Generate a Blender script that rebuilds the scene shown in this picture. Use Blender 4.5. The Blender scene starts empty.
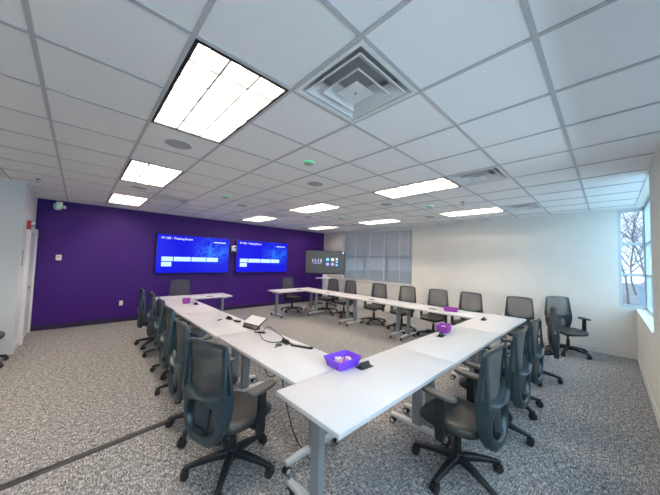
import bpy, math, random
from mathutils import Vector, Matrix
PI = math.pi
R = math.radians
scn = bpy.context.scene
COL = scn.collection
random.seed(7)

# ------------------------------------------------------------------ materials
def nt(name):
    m = bpy.data.materials.new(name); m.use_nodes = True
    t = m.node_tree
    return m, t, t.nodes['Principled BSDF']

def mat(name, col, rough=.5, metal=0., spec=.5, bump=0., bscale=200., var=0., vscale=8.):
    m, t, b = nt(name)
    b.inputs['Base Color'].default_value = (*col, 1)
    b.inputs['Roughness'].default_value = rough
    b.inputs['Metallic'].default_value = metal
    b.inputs['Specular IOR Level'].default_value = spec
    tc = t.nodes.new('ShaderNodeTexCoord')
    if bump:
        n = t.nodes.new('ShaderNodeTexNoise'); n.inputs['Scale'].default_value = bscale
        n.inputs['Detail'].default_value = 3
        bp = t.nodes.new('ShaderNodeBump'); bp.inputs['Strength'].default_value = bump
        bp.inputs['Distance'].default_value = .004
        t.links.new(tc.outputs['Object'], n.inputs['Vector'])
        t.links.new(n.outputs['Fac'], bp.inputs['Height'])
        t.links.new(bp.outputs['Normal'], b.inputs['Normal'])
    if var:
        n2 = t.nodes.new('ShaderNodeTexNoise'); n2.inputs['Scale'].default_value = vscale
        n2.inputs['Detail'].default_value = 4
        cr = t.nodes.new('ShaderNodeValToRGB')
        cr.color_ramp.elements[0].color = (*[c * (1 - var) for c in col], 1)
        cr.color_ramp.elements[1].color = (*[min(1, c * (1 + var)) for c in col], 1)
        cr.color_ramp.elements[0].position = .3; cr.color_ramp.elements[1].position = .7
        t.links.new(tc.outputs['Object'], n2.inputs['Vector'])
        t.links.new(n2.outputs['Fac'], cr.inputs['Fac'])
        t.links.new(cr.outputs['Color'], b.inputs['Base Color'])
    return m

def emis(name, col, strength):
    m, t, b = nt(name)
    b.inputs['Base Color'].default_value = (*[c * .5 for c in col], 1)
    b.inputs['Emission Color'].default_value = (*col, 1)
    b.inputs['Emission Strength'].default_value = strength
    b.inputs['Roughness'].default_value = .3
    return m

def see_through(name, col, alpha, rough=.6):
    m, t, b = nt(name)
    b.inputs['Base Color'].default_value = (*col, 1)
    b.inputs['Roughness'].default_value = rough
    b.inputs['Alpha'].default_value = alpha
    return m

def carpet_mat():
    m, t, b = nt('carpet')
    tc = t.nodes.new('ShaderNodeTexCoord')
    L = t.links
    def streak(sx, sy, off):
        mp = t.nodes.new('ShaderNodeMapping')
        mp.inputs['Scale'].default_value = (sx, sy, 1); mp.inputs['Location'].default_value = (off, off * .7, 0)
        n = t.nodes.new('ShaderNodeTexNoise'); n.inputs['Scale'].default_value = 1
        n.inputs['Detail'].default_value = 2; n.inputs['Roughness'].default_value = .6
        L.new(tc.outputs['Object'], mp.inputs['Vector']); L.new(mp.outputs['Vector'], n.inputs['Vector'])
        return n.outputs['Fac']
    a = streak(24, 105, 0); c = streak(105, 24, 13.3)
    mx = t.nodes.new('ShaderNodeMath'); mx.operation = 'MAXIMUM'
    L.new(a, mx.inputs[0]); L.new(c, mx.inputs[1])
    n = t.nodes.new('ShaderNodeTexNoise'); n.inputs['Scale'].default_value = 160; n.inputs['Detail'].default_value = 2
    L.new(tc.outputs['Object'], n.inputs['Vector'])
    ad = t.nodes.new('ShaderNodeMath'); ad.operation = 'MULTIPLY_ADD'; ad.inputs[1].default_value = .45
    L.new(n.outputs['Fac'], ad.inputs[0]); L.new(mx.outputs[0], ad.inputs[2])
    cr = t.nodes.new('ShaderNodeValToRGB')
    e = cr.color_ramp.elements
    e[0].position = .65; e[0].color = (.065, .065, .068, 1)
    e[1].position = .96; e[1].color = (.74, .715, .705, 1)
    k = cr.color_ramp.elements.new(.785); k.color = (.275, .265, .265, 1)
    L.new(ad.outputs[0], cr.inputs['Fac']); L.new(cr.outputs['Color'], b.inputs['Base Color'])
    bp = t.nodes.new('ShaderNodeBump'); bp.inputs['Strength'].default_value = .5; bp.inputs['Distance'].default_value = .004
    L.new(ad.outputs[0], bp.inputs['Height']); L.new(bp.outputs['Normal'], b.inputs['Normal'])
    b.inputs['Roughness'].default_value = .95; b.inputs['Specular IOR Level'].default_value = .1
    return m

def screen_mat():
    """deep blue screen picture with a cloud of light-blue dots to the right (object space: x across, z up)"""
    m, t, b = nt('blue_screen_picture')
    L = t.links
    tc = t.nodes.new('ShaderNodeTexCoord')
    vor = t.nodes.new('ShaderNodeTexVoronoi'); vor.inputs['Scale'].default_value = 26
    L.new(tc.outputs['Object'], vor.inputs['Vector'])
    dots = t.nodes.new('ShaderNodeMapRange'); dots.inputs[1].default_value = .36; dots.inputs[2].default_value = .10
    L.new(vor.outputs['Distance'], dots.inputs[0])
    mp = t.nodes.new('ShaderNodeMapping'); mp.inputs['Location'].default_value = (-.92, 0, -.32); mp.inputs['Scale'].default_value = (1.9, 1, 2.6)
    L.new(tc.outputs['Object'], mp.inputs['Vector'])
    ln = t.nodes.new('ShaderNodeVectorMath'); ln.operation = 'LENGTH'
    L.new(mp.outputs['Vector'], ln.inputs[0])
    blob = t.nodes.new('ShaderNodeMapRange'); blob.inputs[1].default_value = 1.15; blob.inputs[2].default_value = .15
    L.new(ln.outputs['Value'], blob.inputs[0])
    wv = t.nodes.new('ShaderNodeTexNoise'); wv.inputs['Scale'].default_value = 4; wv.inputs['Detail'].default_value = 6; wv.inputs['Distortion'].default_value = 1.5
    L.new(tc.outputs['Object'], wv.inputs['Vector'])
    ws = t.nodes.new('ShaderNodeMapRange'); ws.inputs[1].default_value = .40; ws.inputs[2].default_value = .66
    L.new(wv.outputs['Fac'], ws.inputs[0])
    mu = t.nodes.new('ShaderNodeMath'); mu.operation = 'MULTIPLY'; L.new(blob.outputs[0], mu.inputs[0]); L.new(ws.outputs[0], mu.inputs[1])
    m2 = t.nodes.new('ShaderNodeMath'); m2.operation = 'MULTIPLY'; L.new(blob.outputs[0], m2.inputs[0]); L.new(dots.outputs[0], m2.inputs[1])
    a1 = t.nodes.new('ShaderNodeMix'); a1.data_type = 'RGBA'
    a1.inputs[6].default_value = (.004, .004, .78, 1); a1.inputs[7].default_value = (.02, .22, .95, 1)
    L.new(mu.outputs[0], a1.inputs[0])
    a2 = t.nodes.new('ShaderNodeMix'); a2.data_type = 'RGBA'; a2.inputs[7].default_value = (.10, .55, 1, 1)
    L.new(a1.outputs[2], a2.inputs[6]); L.new(m2.outputs[0], a2.inputs[0])
    b.inputs['Base Color'].default_value = (.004, .004, .02, 1); b.inputs['Roughness'].default_value = .2; b.inputs['Specular IOR Level'].default_value = .15
    L.new(a2.outputs[2], b.inputs['Emission Color']); b.inputs['Emission Strength'].default_value = SCREEN
    return m

def bark_mat(): return mat('bark', (.24, .22, .27), .9, bump=.4, bscale=30, var=.3)

SCREEN = .72
M = dict(
    tile=mat('ceiling_tile', (.88, .87, .86), .95, spec=.1, bump=.25, bscale=160, var=.03, vscale=90),
    tbar=mat('ceiling_grid_shaded', (.50, .50, .51), .45),  # this grey stands in for the unlit look of the bars
    white_wall=mat('white_wall_paint', (.80, .765, .71), .8, spec=.2, bump=.06, bscale=120, var=.02, vscale=3),
    grey_wall=mat('pale_grey_wall_paint', (.70, .71, .72), .8, spec=.2, bump=.06, bscale=120),
    purple=mat('purple_wall_paint', (.045, .0090, .168), .5, spec=.25, bump=.10, bscale=110, var=.08, vscale=60),
    purple_base=mat('dark_purple_baseboard', (.014, .006, .048), .5),
    base=mat('white_baseboard_paint', (.74, .72, .69), .5),
    trim=mat('white_trim_paint', (.82, .82, .82), .45),
    carpet=carpet_mat(),
    laminate=mat('white_laminate', (.63, .61, .615), .38, spec=.45, var=.02, vscale=5),
    silver=mat('silver_powder_coat', (.30, .32, .335), .38, .3),
    silver_foot=mat('light_silver_foot', (.64, .64, .64), .4, .2),
    rubber=mat('black_caster_rubber', (.020, .021, .023), .5),
    plastic=mat('charcoal_chair_plastic', (.012, .030, .040), .36, spec=.7),
    plastic2=mat('black_base_nylon', (.012, .016, .019), .4, spec=.5),
    vinyl=mat('dark_grey_vinyl', (.042, .040, .039), .42, spec=.5, bump=.08, bscale=260),
    pad=mat('grey_brown_arm_pad', (.085, .076, .066), .55),
    meshf=see_through('chair_mesh_fabric', (.100, .095, .092), .77),
    black=mat('black_plastic', (.012, .012, .013), .35),
    blackmetal=mat('black_metal_frame', (.015, .013, .013), .5),
    darkgrey=mat('dark_grey_plastic', (.05, .05, .052), .4),
    alu=mat('louver_aluminium', (.55, .53, .50), .45, .2),
    reflector=mat('white_reflector', (.72, .69, .64), .6),
    lamp=emis('fluorescent_lamp', (1.0, .88, .74), 54.),
    diffuser=mat('diffuser_white_enamel', (.76, .75, .74), .5),
    duct=mat('duct_grey', (.50, .49, .48), .7),
    grille=mat('speaker_grille', (.42, .42, .42), .8, bump=.5, bscale=700),
    green=emis('green_status_ring', (.08, .85, .38), .5),
    cream=mat('cream_plastic', (.78, .72, .58), .45),
    whitep=mat('white_plastic', (.80, .80, .78), .4),
    red=mat('red_plastic', (.42, .03, .035), .4),
    screen=None,
    button=emis('pale_blue_button', (.47, .72, 1.0), .72),
    textw=emis('white_screen_text', (1, 1, 1), .85),
    tvgrey=emis('dark_grey_screen', (.050, .052, .050), .6),
    tvbar=emis('darker_screen_sidebar', (.035, .037, .040), 1.0),
    icon_c=emis('cyan_icon', (.10, .55, .85), 1.), icon_y=emis('cream_icon', (.75, .72, .55), 1.),
    icon_p=emis('violet_icon', (.30, .30, .85), 1.), icon_b=emis('blue_icon', (.15, .38, .90), 1.),
    icon_w=emis('white_icon', (.65, .68, .90), 1.),
    slat=mat('blind_slat', (.56, .54, .54), .5),
    alu_frame=mat('window_frame_paint', (.55, .62, .66), .4),
    basket=see_through('violet_basket_plastic', (.24, .075, .80), .88, .25),
    basket_m=see_through('magenta_basket_plastic', (.36, .05, .42), .93, .3),
    candy=mat('wrapped_sweets_white', (.75, .70, .68), .4), candy_p=mat('wrapped_sweets_pink', (.75, .25, .22), .4),
    glare=mat('painted_screen_glare', (.80, .80, .77), .15),  # ceiling lights mirrored in the tablet screen, put into its colour
    bark=bark_mat(), ground=mat('outdoor_ground', (.26, .27, .28), .95, var=.3, vscale=2),
    siding=mat('pale_blue_siding', (.36, .46, .60), .7), roof=mat('grey_roof', (.30, .33, .40), .8),
    cord=mat('black_cord', (.012, .012, .012), .5),
    strip=mat('black_cable_cover_vinyl', (.020, .020, .024), .5),
)
M['screen'] = screen_mat()

def glass_mat():
    m = bpy.data.materials.new('window_glass'); m.use_nodes = True
    t = m.node_tree; t.nodes.clear()
    o = t.nodes.new('ShaderNodeOutputMaterial'); a = t.nodes.new('ShaderNodeBsdfTransparent')
    g = t.nodes.new('ShaderNodeBsdfGlossy'); g.inputs['Roughness'].default_value = .03
    x = t.nodes.new('ShaderNodeMixShader'); x.inputs[0].default_value = .06
    a.inputs[0].default_value = (.93, .97, 1, 1)
    t.links.new(a.outputs[0], x.inputs[1]); t.links.new(g.outputs[0], x.inputs[2]); t.links.new(x.outputs[0], o.inputs[0])
    return m
M['glass'] = glass_mat()

# ------------------------------------------------------------------ mesh helper
class MB:
    def __init__(s): s.v = []; s.f = []; s.split = None
    def add(s, vs, fs):
        n = len(s.v); s.v += [tuple(p) for p in vs]; s.f += [tuple(i + n for i in f) for f in fs]; return s
    def box(s, c, d, rot=None, taper=1.):
        x, y, z = [k / 2 for k in d]
        P = [(-x, -y, -z), (x, -y, -z), (x, y, -z), (-x, y, -z), (-x * taper, -y * taper, z), (x * taper, -y * taper, z), (x * taper, y * taper, z), (-x * taper, y * taper, z)]
        mt = rot if rot is not None else Matrix.Identity(3)
        P = [Vector(c) + mt @ Vector(p) for p in P]
        return s.add(P, [(0, 3, 2, 1), (4, 5, 6, 7), (0, 1, 5, 4), (1, 2, 6, 5), (2, 3, 7, 6), (3, 0, 4, 7)])
    def b2(s, a, b):
        return s.box([(p + q) / 2 for p, q in zip(a, b)], [abs(q - p) for p, q in zip(a, b)])
    def loft(s, rings, closed=False, caps=True):
        n = len(rings[0]); vs = [p for r in rings for p in r]; fs = []
        m = len(rings)
        for i in range(m if closed else m - 1):
            for j in range(n):
                a = i * n + j; b = i * n + (j + 1) % n
                c = ((i + 1) % m) * n + (j + 1) % n; d = ((i + 1) % m) * n + j
                fs.append((a, b, c, d))
        if caps and not closed:
            fs.append(tuple(range(n))[::-1]); fs.append(tuple((m - 1) * n + j for j in range(n)))
        return s.add(vs, fs)
    def cyl(s, a, b, r, r2=None, n=16):
        a, b = Vector(a), Vector(b); r2 = r if r2 is None else r2
        d = (b - a).normalized(); u = d.orthogonal().normalized(); w = d.cross(u)
        ring = lambda c, q: [c + (u * math.cos(2 * PI * k / n) + w * math.sin(2 * PI * k / n)) * q for k in range(n)]
        return s.loft([ring(a, r), ring(b, r2)])
    def lathe(s, prof, n=32, c=(0, 0, 0)):
        c = Vector(c)
        return s.loft([[c + Vector((r * math.cos(2 * PI * k / n), r * math.sin(2 * PI * k / n), z)) for k in range(n)] for r, z in prof])
    def tube(s, pts, r, n=8):
        pts = [Vector(p) for p in pts]; rings = []; up = None
        for i, p in enumerate(pts):
            t = (pts[min(i + 1, len(pts) - 1)] - pts[max(i - 1, 0)]).normalized()
            if up is None: up = t.orthogonal().normalized()
            up = (up - t * up.dot(t)).normalized(); w = t.cross(up)
            q = r[i] if isinstance(r, (list, tuple)) else r
            rings.append([p + (up * math.cos(2 * PI * k / n) + w * math.sin(2 * PI * k / n)) * q for k in range(n)])
        return s.loft(rings)
    def bar(s, pts, ws, hs, up=(0, 0, 1)):
        """rectangular bar along pts, width ws sideways, height hs along up, corners chamfered"""
        pts = [Vector(p) for p in pts]; rings = []; U = Vector(up)
        for i, p in enumerate(pts):
            t = (pts[min(i + 1, len(pts) - 1)] - pts[max(i - 1, 0)]).normalized()
            side = t.cross(U).normalized(); u = side.cross(t).normalized()
            w = (ws[i] if isinstance(ws, (list, tuple)) else ws) / 2; h = (hs[i] if isinstance(hs, (list, tuple)) else hs) / 2
            c = min(w, h) * .35
            rings.append([p + side * a + u * b for a, b in ((w - c, -h), (w, -h + c), (w, h - c), (w - c, h), (-w + c, h), (-w, h - c), (-w, -h + c), (-w + c, -h))])
        return s.loft(rings)
    def build(s, name, m, parent=None, loc=(0, 0, 0), rz=0., smooth=True, ang=38, bev=0., m2=None):
        me = bpy.data.meshes.new(name); me.from_pydata(s.v, [], s.f); me.update()
        import bmesh
        bm = bmesh.new(); bm.from_mesh(me); bmesh.ops.recalc_face_normals(bm, faces=bm.faces[:])
        if bev:
            bmesh.ops.bevel(bm, geom=[e for e in bm.edges if e.is_manifold and e.calc_face_angle(0) > .6], offset=bev, segments=2, profile=.5, affect='EDGES')
        bm.to_mesh(me); bm.free()
        if smooth:
            me.shade_smooth(); me.set_sharp_from_angle(angle=R(ang))
        me.materials.append(m)
        if m2 is not None:
            me.materials.append(m2)
            for p in me.polygons: p.material_index = 1 if p.index >= s.split else 0
        o = bpy.data.objects.new(name, me); COL.objects.link(o)
        o.location = loc; o.rotation_euler = (0, 0, rz)
        if parent is not None: o.parent = parent
        return o

def tag(o, label, cat, group=None):
    o['label'] = label; o['category'] = cat
    if group: o['group'] = group
    return o
def thing(name, label, cat, loc=(0, 0, 0), rz=0., group=None):
    o = bpy.data.objects.new(name, None); COL.objects.link(o); o.empty_display_size = .1
    o.location = loc; o.rotation_euler = (0, 0, rz)
    return tag(o, label, cat, group)
def struct(o):
    o['kind'] = 'structure'; return o

def copy_tree(o, parent=None):
    c = o.copy(); COL.objects.link(c)
    if parent is not None: c.parent = parent
    for ch in [k for k in bpy.data.objects if k.parent == o]: copy_tree(ch, c)
    return c
def dup(root, loc, rz, label, group=None):
    c = copy_tree(root); c.location = loc; c.rotation_euler = (0, 0, rz); c['label'] = label
    if group: c['group'] = group
    return c
def text(name, body, size, m, parent, loc, rx=PI / 2, rz=0, align='LEFT'):
    cu = bpy.data.curves.new(name, 'FONT'); cu.body = body; cu.size = size; cu.extrude = .001; cu.align_x = align
    tmp = bpy.data.objects.new('tmp_text', cu); COL.objects.link(tmp)
    me = bpy.data.meshes.new_from_object(tmp.evaluated_get(bpy.context.evaluated_depsgraph_get()))
    bpy.data.objects.remove(tmp); me.name = name; me.materials.clear(); me.materials.append(m)
    o = bpy.data.objects.new(name, me); COL.objects.link(o); o.parent = parent; o.location = loc; o.rotation_euler = (rx, 0, rz)
    return o

# ------------------------------------------------------------------ room shell
H = 2.77; YN = 6.758; XE = 7.057; YS = -1.80; XL = -1.061; YC = 5.107; XW = -5.2
T = .6096
struct(MB().b2((XW - .2, YS - .3, -.12), (XE + .25, YN + .2, 0)).build('floor', M['carpet'], smooth=False))
# purple wall
struct(MB().b2((XL - .15, YN, 0), (XE + .2, YN + .2, H + .3)).build('wall_north', M['purple'], smooth=False))
struct(MB().b2((XL + .001, YN - .014, 0), (XE - .001, YN, .105)).build('baseboard_north', M['purple_base'], smooth=False))
# east wall: blinds window (Y 2.70..5.66, z .95..2.70) and corner window (Y -1.94..-1.58, z .93..2.72)
BW = (2.70, 5.66, .95, 2.71)
CWY0, CWY1, CWZ0, CWZ1 = -1.945, -1.585, .925, 2.745
e = MB()
xe2 = XE + .2
e.b2((XE, BW[1], 0), (xe2, YN, H + .3))
e.b2((XE, BW[0], 0), (xe2, BW[1], BW[2])); e.b2((XE, BW[0], BW[3]), (xe2, BW[1], H + .3))
e.b2((XE, CWY1, 0), (xe2, BW[0], H + .3))
e.b2((XE, YS - .25, 0), (xe2, CWY1, CWZ0)); e.b2((XE, YS - .25, CWZ1), (xe2, CWY1, H + .3))
struct(e.build('wall_east', M['white_wall'], smooth=False))
struct(MB().b2((XE - .014, YS, 0), (XE, YN - .015, .10)).build('baseboard_east', M['base'], smooth=False))
# south wall: corner window recess X 4.45..7.06 and a second window X -1.9..3.3
ys2 = YS - .25
RX0, RX1 = 4.45, XE
SX0, SX1 = -2.2, 3.3
s = MB()
for x0, x1 in ((XW, SX0), (SX1, RX0)): s.b2((x0, ys2, 0), (x1, YS, H + .3))
for x0, x1 in ((SX0, SX1), (RX0, RX1)):
    s.b2((x0, ys2, 0), (x1, YS, .89)); s.b2((x0, ys2, 2.765), (x1, YS, H + .3))
struct(s.build('wall_south', M['white_wall'], smooth=False))
struct(MB().b2((XW, YS, 0), (XE - .015, YS + .014, .10)).build('baseboard_south', M['base'], smooth=False))
# west side: wall facing the camera at YC, the doorway wall along XL, and the far west wall
struct(MB().b2((XW, YC, 0), (XL, YN + .2, H + .3)).build('wall_west', M['grey_wall'], smooth=False))
struct(MB().b2((XW - .2, YS - .25, 0), (XW, YC, H + .3)).build('wall_far_west', M['grey_wall'], smooth=False))
struct(MB().b2((XW, YC - .014, 0), (XL + .014, YC, .10)).b2((XL, YC, 0), (XL + .014, 5.66, .10)).build('baseboard_west', M['base'], smooth=False))
# door with frame in the doorway wall
d = struct(MB().b2((XL, 5.80, .012), (XL + .022, 6.66, 2.0)).build('door_1', M['trim'], smooth=False))
fr = MB(); fr.b2((XL, 5.67, 0), (XL + .05, 5.80, 2.09)).b2((XL, 6.66, 0), (XL + .05, 6.752, 2.09)).b2((XL, 5.80, 2.0), (XL + .05, 6.66, 2.09))
fr.build('door_frame', M['trim'], d, smooth=False)
MB().cyl((XL + .022, 5.88, .98), (XL + .07, 5.88, .98), .022).cyl((XL + .065, 5.88, .98), (XL + .065, 6.0, .98), .010).build('door_handle', M['silver'], d)
# ceiling tiles (recessed fittings are left open) and the grid
lights = [(u, v) for u in (0, 5, 9) for v in (0, 4, 8)]
diffs = [(1, -1), (5, -1), (9, -1)]
vents = [(1, 7), (5, 7), (9, 7), (-3, 7)]
hole = set()
for u, v in lights: hole |= {(u, v), (u, v + 1)}
for u, v in diffs + vents: hole.add((u, v))
added_lights = [(-5, 0), (-5, 4)]  # unseen panels over the side aisle, added to brighten the room
for u, v in added_lights: hole |= {(u, v), (u, v + 1)}
c = MB(); g = MB()
ZC = H + .006
for u in range(-9, 13):
    for v in range(-4, 12):
        if (u, v) in hole: continue
        x0, x1, y0, y1 = max(u * T, XW), min((u + 1) * T, XE), max(v * T, YS - .15), min((v + 1) * T, YN)
        if x1 - x0 < .002 or y1 - y0 < .002: continue
        c.b2((x0, y0, ZC), (x1, y1, ZC + .016))
struct(c.build('ceiling', M['tile'], smooth=False))
w = .012
for u in range(-8, 12):
    g.b2((u * T - w, YS - .15, H), (u * T + w, YN, H + .006))
for v in range(-2, 12):
    for u in range(-9, 12):
        if (u, v) in hole and (u, v - 1) in hole and ((u, v) in [(a, b + 1) for a, b in lights + added_lights]): continue
        x0, x1 = max(u * T + w, XW), min((u + 1) * T - w, XE)
        if x1 > x0: g.b2((x0, v * T - w, H), (x1, v * T + w, H + .006))
struct(g.build('ceiling_grid', M['tbar'], smooth=False))
a = MB()
for p, q in (((XL, YN - .02, H - .004), (XE, YN, H + .006)), ((XE - .02, CWY1, H - .004), (XE, YN - .02, H + .006)), ((XW, YS, H - .004), (RX0, YS + .02, H + .006)),
             ((XW, YC - .02, H - .004), (XL, YC, H + .006)), ((XL, YC - .02, H - .004), (XL + .02, YN - .02, H + .006))): a.b2(p, q)
struct(a.build('trim_1', M['tile'], smooth=False))
struct(MB().b2((XW - .2, YS - .25, H + .3), (XE + .2, YN + .2, H + .4)).build('sky_block_slab', M['duct'], smooth=False))  # unseen slab above the tiles, added to keep out sky light

# ------------------------------------------------------------------ windows
def glaze(name, axis, pos, a0, a1, z0, z1, mull, rails, fw=.045, dep=.05):
    """window in a plane; axis 'x' plane x=pos (spans y), 'y' plane y=pos (spans x)"""
    def bx(m, p0, p1, q0, q1, th):
        if axis == 'x': m.b2((pos - th / 2, p0, q0), (pos + th / 2, p1, q1))
        else: m.b2((p0, pos - th / 2, q0), (p1, pos + th / 2, q1))
    f = MB()
    bx(f, a0, a0 + fw, z0, z1, dep); bx(f, a1 - fw, a1, z0, z1, dep)
    bx(f, a0 + fw, a1 - fw, z0, z0 + fw, dep); bx(f, a0 + fw, a1 - fw, z1 - fw, z1, dep)
    for k in mull: bx(f, k - fw / 2, k + fw / 2, z0 + fw, z1 - fw, dep)
    xs = [a0 + fw / 2] + list(mull) + [a1 - fw / 2]
    for zr in rails:
        for p, q in zip(xs[:-1], xs[1:]): bx(f, p + fw / 2, q - fw / 2, zr - fw / 2, zr + fw / 2, dep)
    o = struct(f.build(name, M['alu_frame'], smooth=False))
    gl = MB(); bx(gl, a0 + fw * .6, a1 - fw * .6, z0 + fw * .6, z1 - fw * .6, .006)
    gl.build('pane', M['glass'], o, smooth=False)
    return o
glaze('window_1', 'x', XE + .15, BW[0], BW[1], BW[2], BW[3], [3.70, 4.68], [1.80])
glaze('window_2', 'x', XE + .03, CWY0, CWY1, CWZ0, CWZ1, [], [2.10, 1.525], .044, .05)
glaze('window_3', 'y', YS - .145, RX0, XE, .91, 2.763, [5.35, 6.22], [2.08, 1.52], .045, .05)
glaze('window_4', 'y', YS - .145, SX0, SX1, .91, 2.763, [-1.1, 0., 1.1, 2.2], [2.08, 1.52], .045, .05)
struct(MB().b2((RX0, YS - .12, .89), (XE, YS + .012, .91)).build('trim_2', M['trim'], smooth=False))
struct(MB().b2((SX0, YS - .12, .89), (SX1, YS + .012, .91)).build('trim_3', M['trim'], smooth=False))
struct(MB().b2((XE - .03, BW[0] - .03, BW[2] - .03), (XE + .12, BW[1] + .03, BW[2])).build('trim_4', M['trim'], smooth=False))
# venetian blind
bl = thing('venetian_blind', 'wide closed grey venetian blind in the window behind the chairs by the white wall', 'blind', (XE + .07, (BW[0] + BW[1]) / 2, BW[2]))
bw = (BW[1] - BW[0]) / 2 - .03; bh = BW[3] - BW[2]
sl = MB(); n = 52
for k in range(n):
    z = .045 + (bh - .11) * k / (n - 1)
    sl.box((0, 0, z), (.046, 2 * bw, .0022), Matrix.Rotation(R(38), 3, 'Y'))
sl.build('slats', M['slat'], bl, smooth=False)
MB().b2((-.03, -bw, bh - .05), (.03, bw, bh - .004)).build('head_rail', M['trim'], bl, smooth=False)
MB().b2((-.022, -bw, .004), (.022, bw, .024)).build('bottom_rail', M['trim'], bl, smooth=False)
for yy in (-1.02, -.42, .18, .85): MB().b2((-.030, yy - .008, .02), (-.027, yy + .008, bh - .05)).build('ladder_tape', M['trim'], bl, smooth=False)
MB().cyl((-.04, -bw + .12, .55), (-.04, -bw + .12, bh - .06), .005).build('tilt_wand', M['whitep'], bl)

# ------------------------------------------------------------------ ceiling fittings
def troffer(loc, label):
    t = thing('ceiling_light', label, 'ceiling light', loc, 0, 'recessed ceiling lights')
    W, L = T - .028, 2 * T - .028
    f = MB(); b = .018
    for x0, x1, y0, y1 in ((-W / 2, -W / 2 + b, -L / 2, L / 2), (W / 2 - b, W / 2, -L / 2, L / 2), (-W / 2 + b, W / 2 - b, -L / 2, -L / 2 + b), (-W / 2 + b, W / 2 - b, L / 2 - b, L / 2)):
        f.b2((x0, y0, -.004), (x1, y1, .006))
    f.build('frame', M['blackmetal'], t, smooth=False)
    w2, l2 = W / 2 - .004, L / 2 - .004
    r = MB()
    r.add([(-w2, -l2, .007), (w2, -l2, .007), (w2, l2, .007), (-w2, l2, .007), (-w2, -l2, .125), (w2, -l2, .125), (w2, l2, .125), (-w2, l2, .125)],
          [(4, 5, 6, 7), (0, 1, 5, 4), (1, 2, 6, 5), (2, 3, 7, 6), (3, 0, 4, 7)])
    r.build('reflector', M['reflector'], t, smooth=False)
    lv = MB(); w2 -= .002; l2 -= .002
    for k in range(1, 3):
        x = -w2 + 2 * w2 * k / 3; lv.b2((x - .008, -l2, .008), (x + .008, l2, .060))
    for k in range(1, 6):
        y = -l2 + 2 * l2 * k / 6; lv.b2((-w2, y - .009, .0085), (w2, y + .009, .050))
    lv.build('louver', M['alu'], t, smooth=False)
    for k in range(3):
        x = -w2 + 2 * w2 * (k + .5) / 3
        MB().cyl((x, -l2 + .03, .096), (x, l2 - .03, .096), .016, n=10).build('lamp', M['lamp'], t)
    return t
LN = {(0, 0): 'large bright recessed light panel over the nearest tables, beside the round speaker',
      (0, 4): 'recessed light panel second in line towards the purple wall, over the row of chairs',
      (0, 8): 'recessed light panel against the purple wall above the left side of the first wall screen',
      (5, 0): 'recessed light panel beside the square diffuser over the row along the white wall',
      (5, 4): 'recessed light panel between two speakers in the middle of the ceiling',
      (5, 8): 'recessed light panel close to the purple wall above the second wall screen',
      (9, 0): 'recessed light panel near the white wall beside the small far diffuser',
      (9, 4): 'recessed light panel in front of the top edge of the window blind',
      (9, 8): 'recessed light panel in the far corner above the display on its stand'}
t0 = None
for u, v in lights:
    p = ((u + .5) * T, (v + 1) * T, H)
    if t0 is None: t0 = troffer(p, LN[(u, v)])
    else: dup(t0, p, 0, LN[(u, v)])
for (u, v), lb in zip(added_lights, ('unseen recessed light panel added over the side aisle near the south windows', 'unseen recessed light panel added over the side aisle near the grey wall')):
    dup(t0, ((u + .5) * T, (v + 1) * T, H), 0, lb)

def diffuser(loc, label):
    t = thing('air_diffuser', label, 'air vent', loc, 0, 'square ceiling air diffusers')
    a = T / 2 - .013
    sq = lambda h, z: [(-h, -h, z), (h, -h, z), (h, h, z), (-h, h, z)]
    MB().loft([sq(a, .008), sq(a, -.004), sq(a - .025, -.004), sq(a - .045, .03), sq(.20, .075), sq(.20, .11), sq(a, .11)], closed=True).build('frame', M['diffuser'], t, smooth=False)
    MB().loft([sq(.215, .112), sq(.215, .2)]).build('neck', M['duct'], t, smooth=False)
    for h0, h1, z0, z1 in ((.238, .160, -.004, .060), (.160, .088, -.011, .055)):
        MB().loft([sq(h0, z0), sq(h0 - .006, z0 - .003), sq(h1, z1), sq(h1 + .012, z1 + .004)], closed=True).build('cone', M['diffuser'], t, smooth=False)
    cc = MB().loft([sq(.088, -.016), sq(.02, .012), sq(.02, .05)]).build('centre_cap', M['diffuser'], t, smooth=False)
    MB().cyl((0, 0, -.002), (0, 0, -.020), .008).build('screw', M['silver'], cc)
    return t
DN = {(1, -1): 'large square white air diffuser right beside the nearest light panel',
      (5, -1): 'square air diffuser at the end of the light panel over the white wall row',
      (9, -1): 'small looking square air diffuser nearest the white wall',
      (1, 7): 'air diffuser just before the purple wall, beside the third light panel in line',
      (5, 7): 'air diffuser between two light panels ahead of the second wall screen',
      (9, 7): 'air diffuser in the far corner ahead of the window blind',
      (-3, 7): 'air vent cut by the frame above the pale grey wall'}
d0 = None
for u, v in diffs + vents:
    p = ((u + .5) * T, (v + .5) * T, H)
    if d0 is None: d0 = diffuser(p, DN[(u, v)])
    else: dup(d0, p, 0, DN[(u, v)])

sp0 = None
SN = ['large round speaker grille between the nearest light panel and the next', 'round speaker grille between the second and third light panel in line',
      'round speaker grille behind the large square diffuser, past the green rimmed sensor', 'round speaker grille ahead of the first wall screen in mid ceiling',
      'round speaker grille ahead of the second wall screen', 'round speaker grille between the two light panels over the far row',
      'round speaker grille near the white wall between two light panels', 'round speaker grille in the far corner near the window blind']
k = 0
for u in (.5, 3.5, 6.5, 9.5):
    for v in (2.53, 6.55):
        p = (u * T, v * T, H + .005)
        if sp0 is None:
            sp0 = thing('ceiling_speaker', SN[k], 'speaker', p, 0, 'round ceiling speakers')
            MB().lathe([(.128, .0), (.128, -.008), (.118, -.010), (.118, 0)], 40).build('trim_ring', M['whitep'], sp0)
            MB().lathe([(.118, .0), (.118, -.007), (.06, -.0095), (.004, -.010)], 40).build('grille', M['grille'], sp0)
        else: dup(sp0, p, 0, SN[k])
        k += 1
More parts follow.
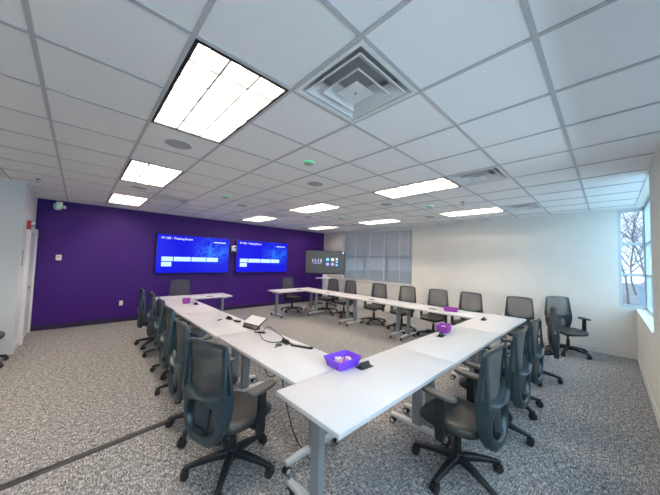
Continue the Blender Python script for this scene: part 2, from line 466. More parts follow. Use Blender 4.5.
gs0 = None
GN = ['small ceiling sensor with a green lit rim beyond the large diffuser', 'small ceiling sensor with a green lit rim ahead of the first wall screen',
      'small ceiling sensor with a green lit rim near the light over the white wall row', 'small ceiling sensor with a green lit rim near the blind corner']
k = 0
for u, v in ((2.5, 1.55), (2.55, 5.65), (7.6, 1.6), (7.58, 5.6)):
    p = (u * T, v * T, H + .005)
    if gs0 is None:
        gs0 = thing('ceiling_sensor', GN[k], 'sensor', p, 0, 'green rimmed ceiling sensors')
        MB().lathe([(.062, 0), (.066, -.006), (.060, -.014), (.057, -.016), (.057, 0)], 32).build('lit_rim', M['green'], gs0)
        MB().lathe([(.057, 0), (.057, -.022), (.045, -.028), (.004, -.030)], 32).build('cover', M['grille'], gs0)
    else: dup(gs0, p, 0, GN[k])
    k += 1
sk0 = None
for p, lb in (((7.65 * T, .59 * T, H), 'small sprinkler head on the ceiling between the two diffusers by the white wall'), ((-1.47 * T, 7.61 * T, H), 'small sprinkler head on the ceiling above the grey wall corner')):
    if sk0 is None:
        sk0 = thing('sprinkler_head', lb, 'sprinkler', p, 0, 'sprinkler heads')
        MB().lathe([(.04, .004), (.04, -.004), (.012, -.012), (.010, -.03)], 20).build('escutcheon', M['silver'], sk0)
        MB().lathe([(.003, -.028), (.003, -.05), (.022, -.052), (.022, -.054)], 16).build('deflector', M['silver'], sk0)
    else: dup(sk0, p, 0, lb)

# ------------------------------------------------------------------ things on the walls
sc = thing('security_camera', 'white security camera high on the purple wall near the ceiling corner', 'camera', (-.735, YN, 2.65))
MB().b2((-.05, -.03, -.05), (.05, 0, .09)).build('wall_bracket', M['whitep'], sc, bev=.008)
MB().lathe([(.055, .06), (.07, .03), (.07, -.03), (.05, -.075), (.01, -.085)], 24, (-.02, -.10, -.02)).build('housing', M['whitep'], sc)
MB().cyl((.05, -.10, -.03), (.085, -.14, -.035), .035).build('lens', M['whitep'], sc)
MB().cyl((.0, -.172, -.03), (.0, -.155, -.03), .018).build('status_light', M['green'], sc)
th = thing('thermostat', 'small cream thermostat on the purple wall near the door', 'thermostat', (-.686, YN, 1.53))
MB().b2((-.045, -.022, -.06), (.045, 0, .06)).build('body', M['cream'], th, bev=.006)
MB().b2((-.022, -.025, 0), (.022, -.021, .032)).build('display', M['grille'], th, smooth=False)
def outlet(loc, rz, label):
    o = thing('wall_outlet', label, 'outlet', loc, rz, 'cream wall outlets')
    MB().b2((-.036, -.006, -.058), (.036, 0, .058)).build('cover_plate', M['cream'], o, bev=.002)
    for dz in (-.024, .024): MB().cyl((0, -.009, dz), (0, -.004, dz), .016).build('socket', M['whitep'], o)
    return o
o0 = outlet((.437, YN, .452), 0, 'cream outlet low on the purple wall beside the row of chairs')
dup(o0, (XE, 4.33, .51), PI / 2 * 3, 'outlet under the blind, nearer the display stand').rotation_euler = (0, 0, -PI / 2)
dup(o0, (XE, 2.85, .56), -PI / 2, 'outlet under the near end of the blind')
dup(o0, (XE, -.40, .44), -PI / 2, 'outlet on the white wall beside the chair turned into the room')
al = thing('fire_alarm', 'red and white fire alarm strobe beside the door', 'fire alarm', (XL, 5.60, 2.11), PI / 2)
MB().b2((-.06, -.05, -.075), (.06, 0, .075)).build('body', M['red'], al, bev=.006)
MB().b2((-.035, -.095, .005), (.035, -.05, .055)).build('strobe', M['whitep'], al, bev=.006)
pl = tag(MB().b2((-.045, -.008, -.14), (.045, 0, .14)).build('room_sign', M['grille'], loc=(XL, 5.34, 1.53), rz=PI / 2, bev=.002), 'narrow grey upright sign plate beside the door', 'sign')
for o in (al, pl): pass

def wall_screen(loc, label):
    t = thing('wall_screen', label, 'screen', loc, 0, 'blue wall screens')
    W, Hh = .965, .53
    MB().b2((-W, .0, -Hh), (W, .055, Hh)).build('housing', M['black'], t, bev=.006)
    MB().b2((-.35, .055, -.22), (.35, .094, .22)).build('wall_mount', M['blackmetal'], t, smooth=False)
    s = MB().b2((-W + .014, -.003, -Hh + .02), (W - .014, 0, Hh - .014)).build('screen', M['screen'], t, smooth=False)
    text('title_lettering', 'FV 105 - Training Room', .078, M['textw'], s, (-.86, -.005, .40))
    x = -.835
    for wd in (.265, .42, .385, .325):
        MB().b2((x, -.005, -.195), (x + wd, -.002, -.075)).build('button', M['button'], s, smooth=False); x += wd + .022
    MB().b2((-.835, -.005, -.335), (-.60, -.002, -.218)).build('button', M['button'], s, smooth=False)
    for k in range(6):
        MB().b2((.50 + k * .058, -.005, .372), (.545 + k * .058, -.003, .392)).build('caption_mark', M['textw'], s, smooth=False)
    return t
ws = wall_screen((2.045, YN - .095, 1.69), 'large wall screen with the blue room menu, nearest the door end of the purple wall')
dup(ws, (4.205, YN - .095, 1.69), 0, 'large wall screen with the blue room menu, between the white camera and the room corner')
wc = thing('conference_camera', 'white conference camera on a black bracket between the two wall screens', 'camera', (3.135, YN - .14, 1.84))
MB().b2((-.10, -.06, -.03), (.10, .14, 0)).build('bracket', M['black'], wc, smooth=False)
MB().lathe([(.07, 0), (.07, .035), (.055, .05)], 24).build('base', M['whitep'], wc)
MB().b2((-.075, -.05, .05), (.075, .05, .17)).build('head', M['whitep'], wc, bev=.02)
MB().cyl((.02, -.065, .115), (.02, -.045, .115), .032).build('lens', M['black'], wc)

# interactive display on a mobile stand in the corner
dz = thing('display_stand', 'grey touch display with clock and app icons on a wheeled stand in the corner', 'display', (6.13, 5.64, 0), R(-42.5))
W = .715; z0, z1 = 1.14, 1.985
ds = MB().b2((-W, -.04, z0), (W, .03, z1)).build('display_housing', M['black'], dz, bev=.006)
MB().b2((-W + .02, -.043, z0 + .03), (W - .02, -.04, z1 - .02)).build('screen', M['tvgrey'], ds, smooth=False)
MB().b2((W - .16, -.0445, z0 + .03), (W - .02, -.043, z1 - .02)).build('side_bar', M['tvbar'], ds, smooth=False)
text('clock_lettering', '11:13', .17, M['icon_w'], ds, (-.49, -.046, 1.56))
MB().b2((-.44, -.046, 1.515), (-.16, -.044, 1.53)).build('date_line', M['icon_p'], ds, smooth=False)
for (x, z), mm in (((.09, 1.67), 'icon_c'), ((.27, 1.67), 'icon_y'), ((.09, 1.50), 'icon_p'), ((.27, 1.50), 'icon_p')):
    MB().cyl((x, -.048, z), (x, -.043, z), .062, n=6).build('app_icon', M[mm], ds, smooth=False)
for z, mm in ((1.69, 'icon_w'), (1.585, 'icon_b'), (1.475, 'icon_b')):
    MB().b2((.385, -.046, z - .035), (.455, -.043, z + .035)).build('app_icon', M[mm], ds, smooth=False)
MB().b2((.62, -.047, 1.89), (.67, -.044, 1.945)).build('app_icon', M['icon_w'], ds, smooth=False)
MB().b2((-.08, .0, .12), (.08, .09, 1.3)).build('column', M['silver_foot'], dz, bev=.01)
MB().b2((-.32, -.28, .985), (.22, .02, 1.008)).build('tray', M['silver_foot'], dz, bev=.004)
MB().b2((-.06, -.07, 1.0), (.06, -.0, 1.13)).build('control_box', M['whitep'], dz, bev=.008)
bs = MB()
for sx in (-1, 1): bs.bar([(sx * .06, .05, .10), (sx * .42, -.36, .08)], .07, .04); bs.bar([(sx * .06, .05, .10), (sx * .42, .32, .08)], .07, .04)
bs.build('base', M['darkgrey'], dz)
for sx in (-1, 1):
    for yy in (-.36, .32): MB().cyl((sx * .42 - .02, yy, .035), (sx * .42 + .02, yy, .035), .035).cyl((sx * .42, yy, .035), (sx * .42, yy, .07), .012).build('caster', M['rubber'], dz)

# ------------------------------------------------------------------ tables
def make_table(loc, rz, label):
    t = thing('training_table', label, 'table', loc, rz, 'white tables on silver legs set in a square')
    L, D = 1.520, .606
    MB().b2((-L / 2, -D / 2, .700), (L / 2, D / 2, .731)).build('tabletop', M['laminate'], t, bev=.003)
    MB().b2((-L / 2 + .15, .0, .655), (L / 2 - .15, .05, .699)).build('under_beam', M['silver'], t, smooth=False)
    for sx in (-1, 1):
        x = sx * (L / 2 - .125)
        lg = MB(); lg.bar([(x, 0, .085), (x, 0, .66)], .095, .050, up=(1, 0, 0)); lg.box((x, 0, .678), (.10, .36, .042))
        leg = lg.build('leg', M['silver'], t)
        MB().bar([(x, -.28, .080), (x, -.15, .088), (x, .15, .088), (x, .28, .080)], [.046, .055, .055, .046], [.03, .04, .04, .03]).build('foot', M['silver_foot'], leg)
        for sy in (-1, 1):
            cs = MB(); y = sy * .265
            for k in (-1, 1): cs.cyl((x + k * .008, y, .029), (x + k * .024, y, .029), .029, n=18)
            cs.cyl((x, y, .035), (x, y, .07), .009)
            cs.split = len(cs.f)
            for k in (-1, 1): cs.cyl((x + k * .0235, y, .029), (x + k * .026, y, .029), .019, n=18)
            cs.build('caster', M['rubber'], leg, m2=M['silver_foot'])
    return t
tabs = []
tb0 = None
def table(x, y, rz, label):
    global tb0
    if tb0 is None: tb0 = make_table((x, y, 0), rz, label); return tb0
    return dup(tb0, (x, y, 0), rz, label)
q = 1.524
LX = 1.128; RXX = 4.855; FY = -.172; BY = 5.055
table(.66 + q / 2, FY, 0, 'white table at the near corner of the square, holding the violet basket of sweets')
table(.66 + 1.5 * q, FY, 0, 'white table in the middle of the front row, holding the purple basket and pop-up outlet')
table(.66 + 2.5 * q, FY, 0, 'white table at the white wall end of the front row')
table(LX + .006, .135 + q / 2, PI / 2, 'white table of the row facing the screens holding the cables, butting the near corner table')
table(LX - .006, .135 + 1.5 * q, PI / 2, 'white table in the middle of its row, holding the tilted touch panel')
table(LX, .135 + 2.5 * q, PI / 2, 'white table holding the small magenta basket near the purple wall')
table(LX - .303 + q / 2, BY, 0, 'white table along the purple wall under the first wall screen')
table(4.405, BY, 0, 'white table along the purple wall under the second wall screen')
table(RXX, .135 + q / 2, -PI / 2, 'white table along the white wall holding the pink basket')
table(RXX, .135 + 1.5 * q, -PI / 2, 'white table along the white wall facing the near end of the blind')
table(RXX, .135 + 2.5 * q, -PI / 2, 'white table along the white wall next to the display stand')

# ------------------------------------------------------------------ chairs
def interp(t, P):
    for (a, x), (b, y) in zip(P[:-1], P[1:]):
        if t <= b: return x + (y - x) * max(0, t - a) / (b - a)
    return P[-1][1]
def hw(t): return interp(t, [(0, .105), (.03, .14), (.08, .172), (.16, .20), (.28, .224), (.40, .234), (.5, .232), (.7, .219), (1, .203)])
def xf(t): return interp(t, [(0, -.262), (.2, -.250), (.4, -.246), (.6, -.252), (.8, -.262), (1, -.278)])
ZB, HB = .350, .685
def BP(s, t, d=0.): return (xf(t) + .028 * (s / .22) ** 2 - d, s, ZB + HB * t)
def ucurve(s): return .455 + .085 * (abs(s) / .23) ** 2

def make_chair(label):
    c = thing('task_chair', label, 'chair', (0, 0, 0), 0, 'mesh back task chairs')
    # five star base
    hub = MB().lathe([(.03, .075), (.047, .085), (.05, .12), (.036, .145), (.03, .15)], 20).build('base_hub', M['plastic2'], c)
    for k in range(5):
        a = 2 * PI * k / 5; ca, sa = math.cos(a), math.sin(a)
        P = lambda r, z: (r * ca, r * sa, z)
        MB().bar([P(.03, .115), P(.12, .112), P(.24, .095), P(.335, .075)], [.062, .054, .044, .034], [.055, .045, .032, .026]).build('base_leg', M['plastic2'], hub)
        w = MB(); t = Vector((-sa, ca, 0)); p = Vector(P(.325, .030)); rd = Vector((ca, sa, 0))
        for sgn in (-1, 1): w.cyl(p + t * sgn * .006, p + t * sgn * .026, .030, n=18)
        w.cyl(Vector(P(.325, .04)), Vector(P(.325, .075)), .010, n=10)
        w.box(p + Vector((0, 0, .022)), (.05, .05, .022), Matrix.Rotation(a, 3, 'Z'))
        w.build('caster', M['rubber'], hub)
    MB().cyl((0, 0, .14), (0, 0, .27), .028, n=16).cyl((0, 0, .27), (0, 0, .37), .017, n=14).build('gas_column', M['plastic2'], c)
    me = MB().box((-.02, 0, .372), (.24, .17, .06)).build('tilt_mechanism', M['plastic2'], c, bev=.01)
    MB().tube([(.02, -.08, .372), (.02, -.2, .365), (.03, -.27, .362)], .006).build('lever', M['plastic2'], me)
    MB().bar([(-.10, 0, .365), (-.20, 0, .375), (-.285, 0, .41), (-.300, 0, .46)], [.10, .09, .10, .08], [.03, .03, .03, .025], up=(1, 0, .3)).build('back_bracket', M['plastic2'], c)
    # seat cushion
    def seat_ring(sc, z, drop=1.):
        ring = []
        for k in range(40):
            a = 2 * PI * k / 40; ca, sa = math.cos(a), math.sin(a); n = 3.4
            r = (abs(ca) ** n + abs(sa) ** n) ** (-1 / n)
            x, y = .245 * r * ca, .245 * r * sa
            y *= 1. - .10 * max(0, -x / .245)
            x, y = x * sc, y * sc
            f = max(0, (x - .09) / .155); zz = z - .012 - .022 * f * f * drop + .010 * max(0, (abs(y) - .14) / .1) * (1 if z > .45 else 0)
            ring.append((x + .015, y, zz))
        return ring
    MB().loft([seat_ring(.80, .400, .3), seat_ring(.92, .404, .5), seat_ring(.985, .420, .8), seat_ring(1, .438), seat_ring(.985, .456), seat_ring(.93, .468), seat_ring(.80, .474), seat_ring(.5, .472), seat_ring(.2, .469)]).build('seat', M['vinyl'], c, ang=60)
    # back frame
    fr = MB()
    cen = (0., .255); ea, eb = .142, .172
    inside = lambda s, t: t >= 0 and t <= ucurve(s) and abs(s) <= hw(t)
    N = 56; outer = []; hole = []
    for k in range(N):
        a = 2 * PI * k / N
        ds_, dt_ = math.cos(a) * .25, math.sin(a) * .25 / HB
        lo, hi = .0, 1.4
        for _ in range(26):
            md = (lo + hi) / 2
            if inside(cen[0] + ds_ * md, cen[1] + dt_ * md): lo = md
            else: hi = md
        outer.append((cen[0] + ds_ * lo, cen[1] + dt_ * lo)); hole.append((cen[0] + ea * math.cos(a), cen[1] + eb * math.sin(a)))
    mixp = lambda p, q, f: (p[0] + (q[0] - p[0]) * f, p[1] + (q[1] - p[1]) * f)
    def dep(t): return .055 + .026 * min(1, t / .45)
    ring = lambda f, k, add=0.: [BP(*mixp(h, o, f), k * dep(mixp(h, o, f)[1]) + add) for h, o in zip(hole, outer)]
    fr.loft([ring(0, 0), ring(1, 0), ring(1, .55), ring(.93, .85), ring(.70, 1.), ring(.30, 1.), ring(.12, .85), ring(.0, .40)], closed=True)
    # upper hoop carrying the mesh
    hs = [(-1, t) for t in (.47, .55, .65, .75, .85, .93, .97)] ; out = []; inn = []
    for sgn, t in hs: out.append((-hw(t), t)); inn.append((-hw(t) + .020, t if t < .95 else .955))
    top = [(-.192, .990), (-.17, 1.0), (-.10, 1.008), (0, 1.012), (.10, 1.008), (.17, 1.0), (.192, .990)]
    for s_, t_ in top: out.append((s_, t_)); inn.append((max(-.180, min(.180, s_ * .95)), t_ - .036))
    for sgn, t in reversed(hs): out.append((hw(t), t)); inn.append((hw(t) - .020, t if t < .95 else .955))
    fr.loft([[BP(*p, 0), BP(*q, 0), BP(*q, .020), BP(*p, .020)] for p, q in zip(out, inn)])
    # rear struts rising from the shell's shoulders to the top of the hoop
    for sg in (-1, 1):
        rr = []
        for t, sx, d0, d1, ww in ((.44, .205, .040, .082, .040), (.52, .208, .044, .076, .032), (.62, .207, .042, .066, .026), (.74, .203, .032, .053, .023), (.86, .198, .018, .040, .022), (.95, .193, .010, .032, .022)):
            rr.append([BP(sg * (sx - ww / 2), t, d0), BP(sg * (sx + ww / 2), t, d0), BP(sg * (sx + ww / 2), t, d1), BP(sg * (sx - ww / 2), t, d1)])
        fr.loft(rr)
    bf = fr.build('back_frame', M['plastic'], c, ang=42)
    # mesh panels
    mp = MB(); nu, nv = 14, 14; vs = []; fs = []
    for i in range(nv + 1):
        for j in range(nu + 1):
            f = -1 + 2 * j / nu
            tt = .985; sg = f * (hw(.75) - .012)
            t = ucurve(sg) - .008 + (tt - ucurve(sg) + .008) * i / nv
            vs.append(BP(f * (hw(t) - .012), t, .010))
    for i in range(nv):
        for j in range(nu): a = i * (nu + 1) + j; fs.append((a, a + 1, a + nu + 2, a + nu + 1))
    mp.add(vs, fs).build('mesh_panel', M['meshf'], c)
    lm = MB(); lm.add([BP(h[0] * 1.02, cen[1] + (h[1] - cen[1]) * 1.02, .012) for h in hole], [tuple(range(N))]).build('lumbar_mesh', M['meshf'], c)
    pz = [(.10, .045), (.16, .060), (.26, .066), (.36, .070), (.455, .078)]
    MB().loft([[BP(-w_, t_, .018), BP(-w_ * .4, t_, .016), BP(w_ * .4, t_, .016), BP(w_, t_, .018), BP(w_, t_, .034), BP(w_ * .4, t_, .044), BP(-w_ * .4, t_, .044), BP(-w_, t_, .034)] for t_, w_ in pz]).build('lumbar_support', M['plastic'], c)
    # arms
    for sg in (-1, 1):
        ap = MB()
        ap.bar([(.0, sg * .10, .385), (.0, sg * .20, .378), (.005, sg * .262, .385), (.008, sg * .278, .42), (.008, sg * .278, .55), (.012, sg * .278, .655)], [.06, .062, .066, .068, .060, .055], [.022, .024, .030, .032, .030, .026], up=(0, 0, 1) if False else (0, sg * .001, 1)) if False else None
        prof = [(-.0, .10, .385, .06), (.0, .20, .376, .062), (.003, .258, .380, .068)]
        # horizontal bracket under the seat
        ap.b2((-.03, sg * .09, .376), (.035, sg * .278, .392))
        ringz = [(.345, .045), (.352, .062), (.372, .070), (.42, .070), (.54, .062), (.655, .056)]
        ap.loft([[(-w_ / 2 + .004 + (z_ - .35) * .03, sg * .262, z_), (w_ / 2 + .004 + (z_ - .35) * .03, sg * .262, z_), (w_ / 2 + .004 + (z_ - .35) * .03, sg * .292, z_), (-w_ / 2 + .004 + (z_ - .35) * .03, sg * .292, z_)] for z_, w_ in ringz])
        post = ap.build('arm_post', M['plastic2'], c)
        pr_ = lambda sc, z: [(.02 + .130 * sc * math.copysign(abs(math.cos(a)) ** .55, math.cos(a)), sg * .275 + .045 * sc * math.copysign(abs(math.sin(a)) ** .75, math.sin(a)) * (1 - .12 * math.cos(a)), z) for a in [2 * PI * k / 28 for k in range(28)]]
        MB().loft([pr_(.9, .655), pr_(1, .662), pr_(1, .672), pr_(.93, .682), pr_(.6, .684)]).build('arm_pad', M['pad'], post)
    return c
ch0 = make_chair('charcoal mesh chair')
chairs = [
    # x, y, heading, star rotation, label
    (.585, .60, 17, -2.5, 'charcoal chair nearest the doorway side of the near table corner, seen from behind'),
    (.615, 1.285, 0, 1, 'charcoal chair second from the near corner, beside the floor cable cover'),
    (.70, 2.13, 0, 20, 'charcoal chair third from the near corner, at the table with the touch panel'),
    (.76, 2.83, -2, 10, 'charcoal chair fourth from the near corner, close behind the third'),
    (.80, 3.64, -4, 30, 'charcoal chair fifth from the near corner, at the table with the magenta basket'),
    (.76, 4.32, -4, 10, 'charcoal chair last in its row, closest to the purple wall and its outlet'),
    (1.50, 5.69, -92, 20, 'charcoal chair against the purple wall under the first wall screen'),
    (4.62, 5.49, -86, 0, 'charcoal chair against the purple wall under the second wall screen'),
    (5.42, 4.72, 180, 0, 'charcoal chair standing in front of the display stand'),
    (5.42, 3.98, 176, 33, 'charcoal chair under the far half of the blind, second from the display stand'),
    (5.45, 2.90, 186, 5, 'charcoal chair turned slightly, before the near half of the blind'),
    (5.45, 2.06, 180, 28, 'charcoal chair before the near end of the blind'),
    (5.45, 1.26, 183, 10, 'charcoal chair against the white wall, first one past the blind'),
    (5.45, .57, 180, 20, 'charcoal chair against the bare white wall, behind the pink-purple basket'),
    (5.52, -.26, 178, 0, 'charcoal chair at the white wall end of the front row'),
    (6.47, -.90, 219, 26, 'charcoal chair standing free of the tables, turned into the room near the corner window'),
    (1.89, -.605, 87, 15, 'nearest charcoal chair of the front row, its blue-grey back to the windows'),
    (2.70, -.61, 88, 40, 'second charcoal chair of the front row, partly behind the nearest one'),
    (3.42, -.61, 88, 2, 'third charcoal chair of the front row, behind the second one'),
    (4.58, -.64, 103, 30, 'fourth charcoal chair of the front row, turned aside beside the free chair'),
    (-1.35, 4.60, 0, 36, 'charcoal chair cut off by the frame edge before the pale grey wall'),
]
for i, (x, y, hd, st, lb) in enumerate(chairs):
    o = ch0 if i == 0 else copy_tree(ch0)
    o.location = (x, y, 0); o.rotation_euler = (0, 0, R(hd)); o['label'] = lb
    for ch in [k for k in bpy.data.objects if k.parent == o]:
        if ch.name.startswith('base_hub'): ch.rotation_euler = (0, 0, R(st))

# ------------------------------------------------------------------ things on the tables
ZT = .732
def power(loc, rz, label, is_open):
    t = thing('power_outlet', label, 'power outlet', loc, rz, 'black table power outlets')
    MB().b2((-.075, -.038, 0), (.075, .038, .004)).build('plate', M['black'], t, smooth=False)
    if is_open:
        MB().add([(-.055, -.026, .004), (.055, -.026, .004), (.055, .022, .004), (-.055, .022, .004), (-.055, .006, .042), (.055, .006, .042)],
                 [(0, 1, 2, 3), (0, 4, 5, 1), (3, 2, 5, 4), (0, 3, 4), (1, 5, 2)]).build('flip_top', M['black'], t, smooth=False)
        for x in (-.03, .012): MB().b2((x, -.0215, .011), (x + .024, -.0125, .030)).build('socket', M['darkgrey'], t, smooth=False)
    else:
        MB().b2((-.062, -.028, .004), (.062, .028, .009)).build('lid', M['darkgrey'], t, bev=.002)
    return t
pw = [((1.455, .0), -.1, 'open black pop-up outlet beside the violet basket', True), ((2.96, .0), .1, 'open black pop-up outlet in front of the purple basket', True),
      ((4.50, -.03), 0, 'open black pop-up outlet near the inner corner by the white wall', True),
      ((1.29, 3.94), PI / 2, 'open black pop-up outlet beyond the magenta basket', True), ((1.285, 2.40), PI / 2, 'open black pop-up outlet with a plug, beyond the touch panel', True),
      ((1.86, 4.86), 0, 'flat closed outlet on the table under the first wall screen', False), ((4.75, .95), PI / 2, 'flat closed outlet beside the pink basket', False),
      ((4.72, 2.42), PI / 2, 'flat closed outlet before the near half of the blind', False), ((4.72, 3.95), PI / 2, 'flat closed outlet before the display stand', False),
      ((4.45, 4.90), 0, 'flat closed outlet on the table under the second wall screen', False)]
for (x, y), rz, lb, op in pw: power((x, y, ZT), rz, lb, op)

def basket(loc, rz, mm, label, w, d, h, fill):
    t = thing('basket', label, 'basket', loc, rz, 'purple plastic baskets')
    def rr(a, b, z, r=.018):
        P = []
        for cx, cy, a0 in ((a - r, b - r, 0), (-a + r, b - r, 90), (-a + r, -b + r, 180), (a - r, -b + r, 270)):
            for k in range(4): P.append((cx + r * math.cos(R(a0 + 30 * k)), cy + r * math.sin(R(a0 + 30 * k)), z))
        return P
    a, b = w / 2, d / 2; s = .84
    MB().loft([rr(a * s - .003, b * s - .003, .004), rr(a - .003, b - .003, h), rr(a + .006, b + .006, h), rr(a + .006, b + .006, h - .007), rr(a, b, h - .008), rr(a * s, b * s, 0), ], caps=False).add(rr(a * s, b * s, .002), [tuple(range(16))]).build('body', mm, t, ang=50)
    ribs = MB()
    for sy in (-1, 1):
        for k in range(1, 9):
            f = -1 + 2 * k / 9; ribs.bar([(a * s * f, sy * b * s, .004), (a * f, sy * b, h - .006)], .004, .004, up=(0, 1, 0))
    for sx in (-1, 1):
        for k in range(1, 7):
            f = -1 + 2 * k / 7; ribs.bar([(sx * a * s, b * s * f, .004), (sx * a, b * f, h - .006)], .004, .004, up=(1, 0, 0))
    ribs.build('ribs', mm, t)
    rnd = random.Random(fill)
    for k in range(fill):
        x, y = rnd.uniform(-a * .5, a * .5), rnd.uniform(-b * .5, b * .5)
        lay = k / fill
        cv = MB().box((0, 0, 0), (.05, .022, .018), Matrix.Rotation(rnd.uniform(0, PI), 3, 'Z') @ Matrix.Rotation(rnd.uniform(-.4, .4), 3, 'Y'))
        o = cv.build('wrapped_sweet', M['candy'] if k % 3 else M['candy_p'], loc=(loc[0] + x * math.cos(rz) - y * math.sin(rz), loc[1] + x * math.sin(rz) + y * math.cos(rz), loc[2] + .014 + lay * h * .62), bev=.004)
        tag(o, 'small wrapped sweet lying in the ' + label.split(' basket')[0] + ' basket' + (' with a pink wrapper' if k % 3 == 0 else ' with a white wrapper'), 'sweet', 'sweets in the ' + label.split(' basket')[0] + ' basket')
    return t
basket((1.335, .145, ZT), -.05, M['basket'], 'violet basket of wrapped sweets at the near table corner', .265, .205, .078, 14)
basket((3.22, .075, ZT), .15, M['basket_m'], 'purple basket on the middle table of the front row', .24, .15, .085, 6)
basket((4.83, .63, ZT), PI / 2 + .3, M['basket_m'], 'pink-purple basket on the table along the white wall', .26, .17, .07, 6)
basket((1.19, 4.20, ZT), PI / 2 - .4, M['basket_m'], 'small magenta basket on the table near the purple wall', .17, .12, .09, 4)

tp = thing('touch_panel', 'tablet with painted-on white reflection propped on a black stand near the far table edge', 'touch panel', (1.325, 1.74, ZT), R(-80))
# local: +x along the front edge, -y towards the people sitting at the row
MB().add([(-.135, -.075, 0), (.135, -.075, 0), (.12, .01, 0), (-.12, .01, 0), (-.148, -.038, .044), (.148, -.038, .044), (.135, .005, .062), (-.135, .005, .062)],
         [(0, 3, 2, 1), (4, 5, 6, 7), (0, 1, 5, 4), (1, 2, 6, 5), (2, 3, 7, 6), (3, 0, 4, 7)]).build('stand', M['black'], tp, bev=.004)
rt_ = Matrix.Rotation(R(30), 3, 'X')
MB().box((0, .025, .088), (.312, .155, .012), rt_).build('tablet_case', M['black'], tp, bev=.003)
MB().box(Vector((0, .025, .088)) + rt_ @ Vector((0, 0, .0068)), (.300, .146, .002), rt_).build('screen', M['glare'], tp, smooth=False)
def cable(name, pts, r, label, cat='cable'):
    # smooth the polyline
    P = [Vector(p) for p in pts]; out = []
    for i in range(len(P) - 1):
        p0, p1, p2, p3 = P[max(i - 1, 0)], P[i], P[i + 1], P[min(i + 2, len(P) - 1)]
        for k in range(6):
            t = k / 6
            out.append(.5 * ((2 * p1) + (p2 - p0) * t + (2 * p0 - 5 * p1 + 4 * p2 - p3) * t * t + (-p0 + 3 * p1 - 3 * p2 + p3) * t ** 3))
    out.append(P[-1])
    return tag(MB().tube(out, r, 8).build(name, M['cord']), label, cat)
zc = ZT + .005
cable('looped_cable', [(1.30, 1.45, zc), (1.24, 1.40, zc), (1.17, 1.22, zc), (1.17, 1.08, zc), (1.24, 1.0, zc + .004), (1.285, .985, zc + .02)], .0045, 'black cable looping over the white table towards the pop-up outlet')
cable('raised_cable', [(1.30, 1.45, zc + .006), (1.36, 1.50, zc + .03), (1.40, 1.47, zc + .05), (1.37, 1.25, zc + .035), (1.33, 1.02, zc + .02), (1.315, .985, zc + .022)], .0045, 'black cable arching over the table beside the looped one')
ad = thing('video_adapter', 'small black adapter with short plugs lying beside the touch panel', 'adapter', (1.285, 1.455, ZT), R(-50))
MB().b2((-.045, -.016, 0), (.045, .016, .016)).build('body', M['black'], ad, bev=.003); MB().b2((-.085, -.008, .003), (-.045, .008, .012)).build('plug', M['darkgrey'], ad, smooth=False)
p6 = power((1.30, .96, ZT), PI / 2, 'open black pop-up outlet where the looped cables end', True)
pk = thing('wireless_presenter', 'round dark grey puck with a short tail beside the looped cables', 'puck', (1.195, .93, ZT), .5)
MB().lathe([(.034, 0), (.036, .01), (.028, .018), (.004, .019)], 24).build('body', M['darkgrey'], pk); MB().tube([(-.03, 0, .008), (-.06, -.01, .006), (-.09, 0, .006)], .005).build('tail', M['black'], pk)
rm = thing('remote_control', 'long black remote control with grey keys lying at the table edge near the violet basket', 'remote control', (1.345, .735, ZT), R(-66))
MB().b2((-.125, -.022, 0), (.125, .022, .02)).build('body', M['black'], rm, bev=.006)
for k in range(7): MB().b2((-.10 + k * .028, -.013, .02), (-.085 + k * .028, .013, .0235)).build('key', M['silver_foot'], rm, smooth=False)
mk = thing('marker_pen', 'tiny black marker lying alone on the table near the notch', 'pen', (1.14, 2.40, ZT), .4)
MB().cyl((-.03, 0, .007), (.03, 0, .007), .007, n=10).build('barrel', M['black'], mk); MB().cyl((.03, 0, .007), (.05, 0, .007), .005, n=10).build('cap', M['darkgrey'], mk)
a2 = thing('charger_block', 'small black charger block beside the plugged pop-up outlet', 'charger', (1.30, 2.16, ZT), R(-70))
MB().b2((-.05, -.022, 0), (.05, .022, .022)).build('body', M['black'], a2, bev=.004); MB().tube([(-.05, 0, .01), (-.09, .01, .006), (-.13, .04, .005)], .004).build('cord', M['cord'], a2)
# floor cable cover and loose cables under the tables
fc = tag(MB().add([(-3.2, -.035, 0), (-3.2, .035, 0), (-3.2, .022, .012), (-3.2, -.022, .012), (.72, -.035, 0), (.72, .035, 0), (.72, .022, .012), (.72, -.022, .012)],
               [(0, 1, 2, 3), (4, 7, 6, 5), (3, 2, 6, 7), (0, 3, 7, 4), (1, 5, 6, 2), (0, 4, 5, 1)]).build('cable_cover', M['strip'], loc=(-.30, 1.497, .001), rz=R(6), smooth=False), 'long black cable cover strip taped across the carpet', 'cable cover')
cable('power_cable', [(1.02, .62, .69), (1.02, .55, .45), (1.04, .42, .16), (1.08, .30, .03), (1.10, .20, .006), (1.13, .12, .006)], .005, 'black cord drooping to the carpet behind the nearest table leg', 'cord')
cable('hanging_cable', [(1.10, .98, .69), (1.02, .88, .56), (1.0, .78, .52), (1.04, .70, .56), (1.06, .62, .69)], .004, 'black cord sagging under the table by the nearest chair armrest', 'cord')

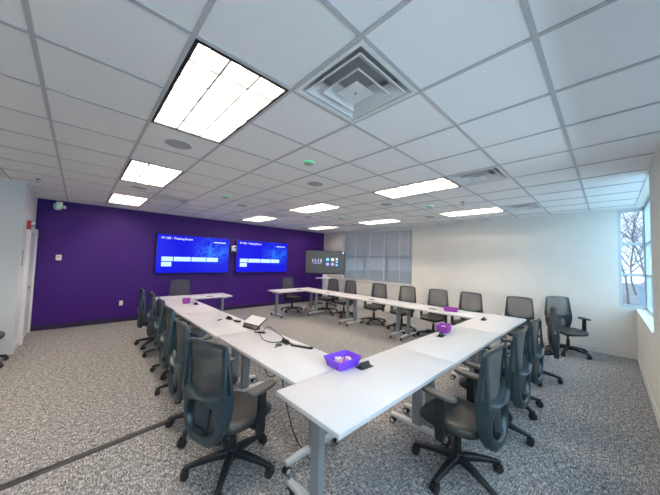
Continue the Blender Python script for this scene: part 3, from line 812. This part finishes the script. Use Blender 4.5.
# ------------------------------------------------------------------ outdoors
struct(MB().b2((XE + .25, -40, -.6), (60, 40, -.5)).b2((-40, -60, -.6), (XE + .25, YS - .3, -.5)).build('ground', M['ground'], smooth=False))
def tree(loc, h, seed, label):
    rnd = random.Random(seed); m = MB(); tw = MB()
    def grow(p, d, L, r, lev):
        pts = [p]; q = Vector(p); dd = Vector(d)
        for k in range(4):
            dd = (dd + Vector((rnd.uniform(-.22, .22), rnd.uniform(-.22, .22), rnd.uniform(-.05, .18)))).normalized()
            q = q + dd * L / 4; pts.append(q.copy())
        (m if lev < 2 else tw).tube(pts, [r * (1 - .12 * i) for i in range(5)], 6 if lev < 2 else 4)
        if lev < 4:
            for k in range(4 if lev else 8):
                i = rnd.randint(1 if lev else 2, 4); a = rnd.uniform(0, 2 * PI)
                nd = (dd * .7 + Vector((math.cos(a), math.sin(a), rnd.uniform(-.1, .5))) * .9).normalized()
                grow(pts[i], nd, L * rnd.uniform(.5, .75), max(.004, r * .52), lev + 1)
    t = thing('bare_tree', label, 'tree', loc, 0, 'bare winter trees outside')
    grow(Vector((0, 0, 0)), Vector((0, 0, 1)), h, h * .016, 0)
    m.build('trunk', M['bark'], t); tw.build('twigs', M['bark'], t)
    return t
tree((20.5, -2.15, -.5), 3.4, 3, 'bare winter tree close outside the corner window')
tree((26.0, -3.3, -.5), 4.2, 5, 'bare winter tree behind the nearest one outside the corner window')
tree((33.0, -3.0, -.5), 4.6, 8, 'tallest bare winter tree outside the corner window')
tree((12.0, -9.0, -.5), 3.0, 12, 'bare winter tree beyond the long side of the corner window')
ho = thing('outdoor_shed', 'pale blue shed outside the corner window', 'shed', (23.5, -3.55, -.5), R(8))
MB().b2((-.9, -.75, 0), (.9, .75, 1.15)).build('wall', M['siding'], ho, smooth=False)
MB().add([(-1, -.85, 1.12), (1, -.85, 1.12), (1, .85, 1.12), (-1, .85, 1.12), (-1, 0, 1.75), (1, 0, 1.75)], [(0, 1, 5, 4), (2, 3, 4, 5), (0, 4, 3), (1, 2, 5), (0, 3, 2, 1)]).build('roof', M['roof'], ho, smooth=False)
MB().b2((-.93, -.3, .05), (-.9, .2, 1.05)).build('door', M['trim'], ho, smooth=False)

# ------------------------------------------------------------------ light
W_ = bpy.data.worlds.new('world'); scn.world = W_; W_.use_nodes = True
bg = W_.node_tree.nodes['Background']; bg.inputs[0].default_value = (.70, .86, 1.0, 1); bg.inputs[1].default_value = 1.5
def area(name, loc, rot, sx, sy, power, col):
    l = bpy.data.lights.new(name, 'AREA'); l.shape = 'RECTANGLE'; l.size = sx; l.size_y = sy; l.energy = power; l.color = col
    o = bpy.data.objects.new(name, l); COL.objects.link(o); o.location = loc; o.rotation_euler = rot; return o
# daylight pouring in through the south windows (area lamps just outside the panes, facing in)
area('daylight_south', ((SX0 + SX1) / 2, YS - .30, 1.85), (R(50), 0, 0), SX1 - SX0, 1.8, 64, (.54, .81, 1.0))
area('daylight_corner', ((RX0 + RX1) / 2, YS - .32, 1.85), (R(80), 0, 0), RX1 - RX0, 1.8, 30, (.42, .78, 1.0))

# ------------------------------------------------------------------ camera
cam = bpy.data.cameras.new('camera'); co = bpy.data.objects.new('camera', cam); COL.objects.link(co); scn.camera = co
yaw, pitch, roll = R(46.52348), R(2.835455), R(1.634574)
fwd = Vector((math.cos(yaw) * math.cos(pitch), math.sin(yaw) * math.cos(pitch), math.sin(pitch)))
rt = Vector((math.sin(yaw), -math.cos(yaw), 0)); up = rt.cross(fwd)
r2 = rt * math.cos(roll) + up * math.sin(roll); u2 = -rt * math.sin(roll) + up * math.cos(roll)
mt = Matrix((r2, u2, -fwd)).transposed().to_4x4(); mt.translation = (-.367, -1.45, 1.632)
co.matrix_world = mt
cam.sensor_fit = 'HORIZONTAL'; cam.sensor_width = 36; cam.lens = 263.817 / 660 * 36; cam.clip_start = .05; cam.clip_end = 200
scn.view_settings.view_transform = 'Standard'; scn.view_settings.look = 'None'; scn.view_settings.gamma = 1
scn.view_settings.use_curve_mapping = False; scn.view_settings.exposure = .53
